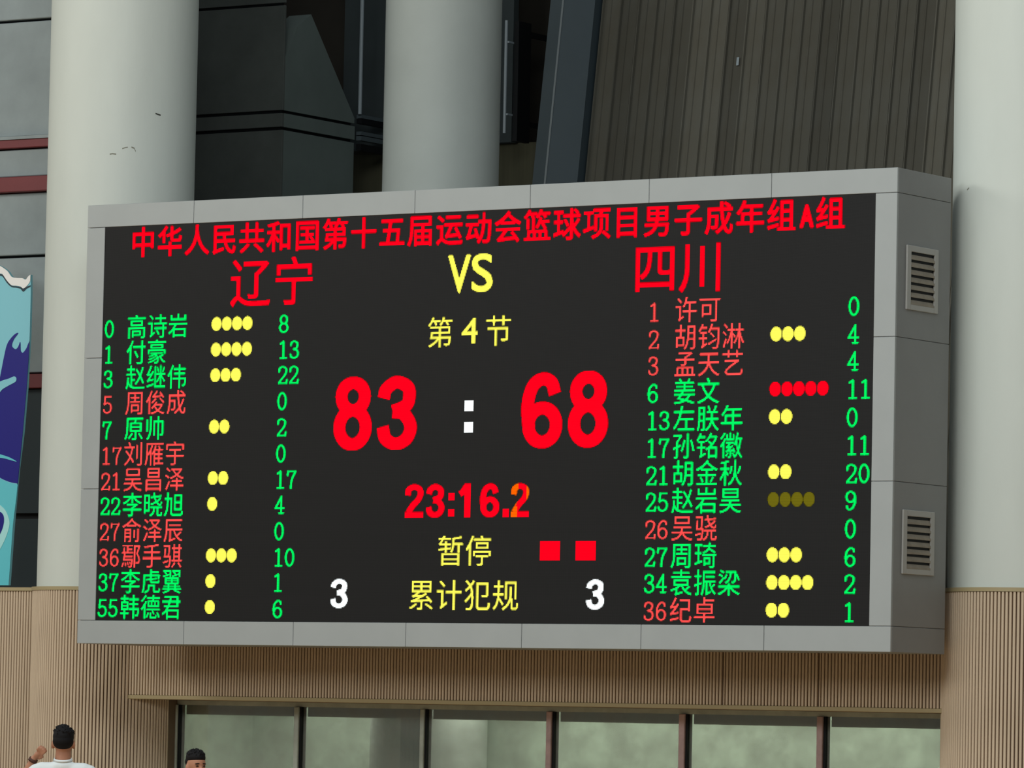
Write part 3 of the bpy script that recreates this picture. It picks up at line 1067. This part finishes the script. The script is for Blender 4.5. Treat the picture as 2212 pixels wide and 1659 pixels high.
def remesh(bm, name, m, parent, vox=.009, it=4, f=None):
    me = bm.mesh(name + '_raw')
    o = bpy.data.objects.new(name, me)
    COL.objects.link(o)
    r = o.modifiers.new('r', 'REMESH')
    r.mode = 'VOXEL'
    r.voxel_size = vox
    s = o.modifiers.new('s', 'SMOOTH')
    s.factor = .6
    s.iterations = it
    dg = bpy.context.evaluated_depsgraph_get()
    me2 = bpy.data.meshes.new_from_object(o.evaluated_get(dg))
    o.modifiers.clear()
    o.data = me2
    me2.name = name
    me2.materials.clear()
    me2.materials.append(m)
    if f:
        for v in me2.vertices:
            v.co = f(v.co)
    me2.shade_smooth()
    o.parent = parent
    return o


def person(label, loc, rz, height, skin, shirt_m, hair_m, pose, hair_style, head_rz=0.0):
    root = tag(empty('person', loc, rz), label, 'person', 'people standing below the scoreboard')
    s = height / 1.75
    root.scale = (s, s, s)
    hc = Vector((0, .01, 1.640))
    HR = Matrix.Translation((0, 0, -.028)) @ Matrix.Translation(hc) @ Matrix.Rotation(head_rz, 4, 'Z') @ Matrix.Translation(-hc)
    bm = Soup()
    # legs, pelvis, torso
    for sx in (-1, 1):
        cap(bm, (sx * .10, 0, .90), (sx * .11, .01, .50), .088, .056)
        cap(bm, (sx * .11, .01, .50), (sx * .115, -.015, .09), .056, .038)
        ell(bm, (sx * .118, .05, .045), (.042, .12, .04))
    ell(bm, (0, 0, .95), (.17, .11, .13))
    ell(bm, (0, .0, 1.12), (.155, .10, .20))
    ell(bm, (0, -.005, 1.28), (.178, .115, .16))
    cap(bm, (-.165, -.01, 1.40), (.165, -.01, 1.40), .058, .058)
    cap(bm, (0, -.015, 1.38), (0, .005, 1.56), .066, .056)
    # head
    h = Soup()
    ell(h, (0, 0, 1.655), (.076, .094, .096), seg=28)
    ell(h, (0, .035, 1.60), (.060, .062, .075), seg=24)
    ell(h, (0, .062, 1.555), (.030, .030, .022))
    ell(h, (0, .098, 1.607), (.013, .018, .018))
    cap(h, (0, .088, 1.635), (0, .100, 1.610), .009, .012)
    for sx in (-1, 1):
        ell(h, (sx * .079, -.005, 1.622), (.011, .020, .032), Euler((0, 0, sx * .3)))
    h.transform(HR)
    bm.join(h)
    # arms and hands
    sleeves = []
    for side_, (el, wr, hd, fist) in pose.items():
        sx = -1 if side_ == 'L' else 1
        sh = Vector((sx * .195, -.01, 1.385))
        el, wr, hd = Vector(el), Vector(wr), Vector(hd)
        cap(bm, sh, el, .050, .040)
        cap(bm, el, wr, .041, .026)
        sleeves.append((sh, sh.lerp(el, .55)))
        d = (hd - wr).normalized()
        side_v = d.cross(Vector((0, 1, 0)))
        if side_v.length < .1:
            side_v = d.cross(Vector((1, 0, 0)))
        side_v.normalize()
        nrm = side_v.cross(d)
        ell(bm, wr.lerp(hd, .55), (.034, .024, .045), d.to_track_quat('Z', 'Y').to_euler())
        for k in range(4):
            off = side_v * (-.027 + .018 * k)
            ln = (.034, .040, .037, .029)[k]
            p0 = hd + off
            if fist:
                p1 = p0 + d * ln * .8 - nrm * .004
                p2 = p1 - nrm * .030 - d * .006
                p3 = p2 - d * .028 + nrm * .004
            else:
                p1 = p0 + d * ln
                p2 = p1 + d * ln * .6 - nrm * .010
                p3 = p2 + d * ln * .5 - nrm * .014
            cap(bm, p0, p1, .0098, .0092, seg=10)
            cap(bm, p1, p2, .0092, .0086, seg=10)
            cap(bm, p2, p3, .0086, .0078, seg=10)
        tb = wr.lerp(hd, .35) + side_v * -.026
        t1 = tb + d * .030 - side_v * .014 - nrm * .012
        t2 = t1 + d * .018 + side_v * (.022 if fist else .0) - nrm * .018
        cap(bm, tb, t1, .0125, .0105, seg=10)
        cap(bm, t1, t2, .0105, .009, seg=10)
    body = remesh(bm, 'body', skin, root, .0065, 3)
    # T-shirt
    bm = Soup()
    ell(bm, (0, 0, .96), (.188, .128, .11))
    ell(bm, (0, .0, 1.12), (.178, .122, .22))
    ell(bm, (0, -.006, 1.27), (.196, .134, .17))
    cap(bm, (-.155, -.012, 1.395), (.155, -.012, 1.395), .070, .070)
    ell(bm, (0, -.014, 1.43), (.105, .078, .055))
    for a, b in sleeves:
        cap(bm, a, b, .066, .068)
    remesh(bm, 'shirt', shirt_m, root, .010, 5, lambda c: c + Vector((0, 0, 0)) + .004 * Vector((noise.noise(c * 9), noise.noise(c * 9 + Vector((5, 0, 0))), 0)))
    bm = Soup()
    band(bm, (0, -.010, 1.478), (0, -.014, 1.495), .074, .066, .006)
    bm.part('collar', shirt_m, root)
    # trousers and shoes
    bm = Soup()
    ell(bm, (0, 0, .93), (.182, .122, .12))
    for sx in (-1, 1):
        cap(bm, (sx * .098, 0, .88), (sx * .112, .01, .50), .100, .072)
        cap(bm, (sx * .112, .01, .50), (sx * .116, -.01, .10), .070, .060)
    remesh(bm, 'trousers', M_TROU, root, .012, 4)
    for sx in (-1, 1):
        bm = Soup()
        ell(bm, (sx * .118, .06, .045), (.050, .135, .045))
        ell(bm, (sx * .118, -.02, .06), (.045, .06, .06))
        remesh(bm, 'shoe', M_SHOE, root, .008, 3, lambda c: Vector((c.x, c.y, max(c.z, 0.0))))
    # hair
    bm = Soup()
    if hair_style == 'back':
        ell(bm, (0, -.012, 1.683), (.080, .096, .082), seg=28)
        ell(bm, (0, -.032, 1.652), (.079, .079, .070), seg=24)
        ell(bm, (0, .0, 1.755), (.040, .050, .022))
        for i in range(150):
            a = random.uniform(0, 2 * math.pi); e = random.uniform(.25, 1.5)
            n_ = Vector((math.cos(a) * math.cos(e), math.sin(a) * math.cos(e), math.sin(e)))
            p = Vector((0, -.012, 1.683)) + Vector((n_.x * .083, n_.y * .098, n_.z * .080))
            cap(bm, p - n_ * .006, p + (n_ + Vector((0, 0, .6))).normalized() * random.uniform(.008, .018), .007, .003, seg=6)
    else:
        ell(bm, (0, -.006, 1.708), (.078, .097, .064), seg=28)
        ell(bm, (0, -.034, 1.675), (.0775, .072, .055), seg=24)
        for i in range(150):
            a = random.uniform(0, 2 * math.pi); e = random.uniform(.35, 1.5)
            n_ = Vector((math.cos(a) * math.cos(e), math.sin(a) * math.cos(e), math.sin(e)))
            p = Vector((0, -.006, 1.706)) + Vector((n_.x * .078, n_.y * .097, n_.z * .064))
            cap(bm, p - n_ * .006, p + (n_ + Vector((0, 0, .7))).normalized() * random.uniform(.008, .018), .007, .003, seg=6)
    bm.transform(HR)
    remesh(bm, 'hair', hair_m, root, .0045, 2)
    # face details
    for sx in (-1, 1):
        bm = Soup()
        ell(bm, (sx * .031, .083, 1.640), (.013, .010, .006))
        bm.transform(HR)
        bm.part('eye', M_EYE, root)
        bm = Soup()
        ell(bm, (sx * .033, .086, 1.660), (.020, .010, .0045), Euler((0, sx * .15, -sx * .35)))
        bm.transform(HR)
        bm.part('eyebrow', hair_m, root)
    bm = Soup()
    ell(bm, (0, .090, 1.578), (.022, .010, .007))
    bm.transform(HR)
    bm.part('lips', M_LIP, root)
    return root


SKIN = mat('skin', (176, 124, 98), .55, var=.06, scale=12, spec=.3)
HAIR = mat('black_hair', (14, 12, 14), .7, spec=.2)
M_TROU = mat('dark_trousers', (40, 42, 50), .8)
M_SHOE = mat('shoe', (210, 210, 205), .6)
M_EYE = mat('eye_dark', (40, 26, 22), .4)
M_LIP = mat('lips', (150, 88, 78), .5)
TEE = mat('white_cotton', (222, 228, 228), .85, var=.04, scale=6)
TEE2 = mat('dark_cotton', (44, 46, 54), .85)
yaw = YAW
P1 = Vector((7.296, -9.51, 0))
p1 = person('person seen from behind in a white T-shirt raising a fist, wristband on arm', P1, yaw, 1.742, SKIN, TEE, HAIR,
            {'L': ((-.335, .10, 1.27), (-.222, .04, 1.488), (-.165, .02, 1.548), True), 'R': ((.27, .02, 1.10), (.25, .14, .88), (.25, .16, .80), False)}, 'back')
# wristband
wr, el = Vector((-.222, .04, 1.488)), Vector((-.335, .10, 1.27))
bm = Soup()
d = (wr - el).normalized()
band(bm, wr - d * .026, wr - d * .002, .036, .034, .006)
bm.part('wristband', mat('brown_band', (70, 38, 26), .6), p1)
p2 = person('person with short black hair turned to the right, only the top of the head showing', Vector((8.125, -8.968, 0)), yaw + math.pi + .55, 1.575, SKIN, TEE2, HAIR,
            {'L': ((-.27, .02, 1.10), (-.25, .14, .88), (-.25, .16, .80), False), 'R': ((.27, .02, 1.10), (.25, .14, .88), (.25, .16, .80), False)}, 'flat', 0)
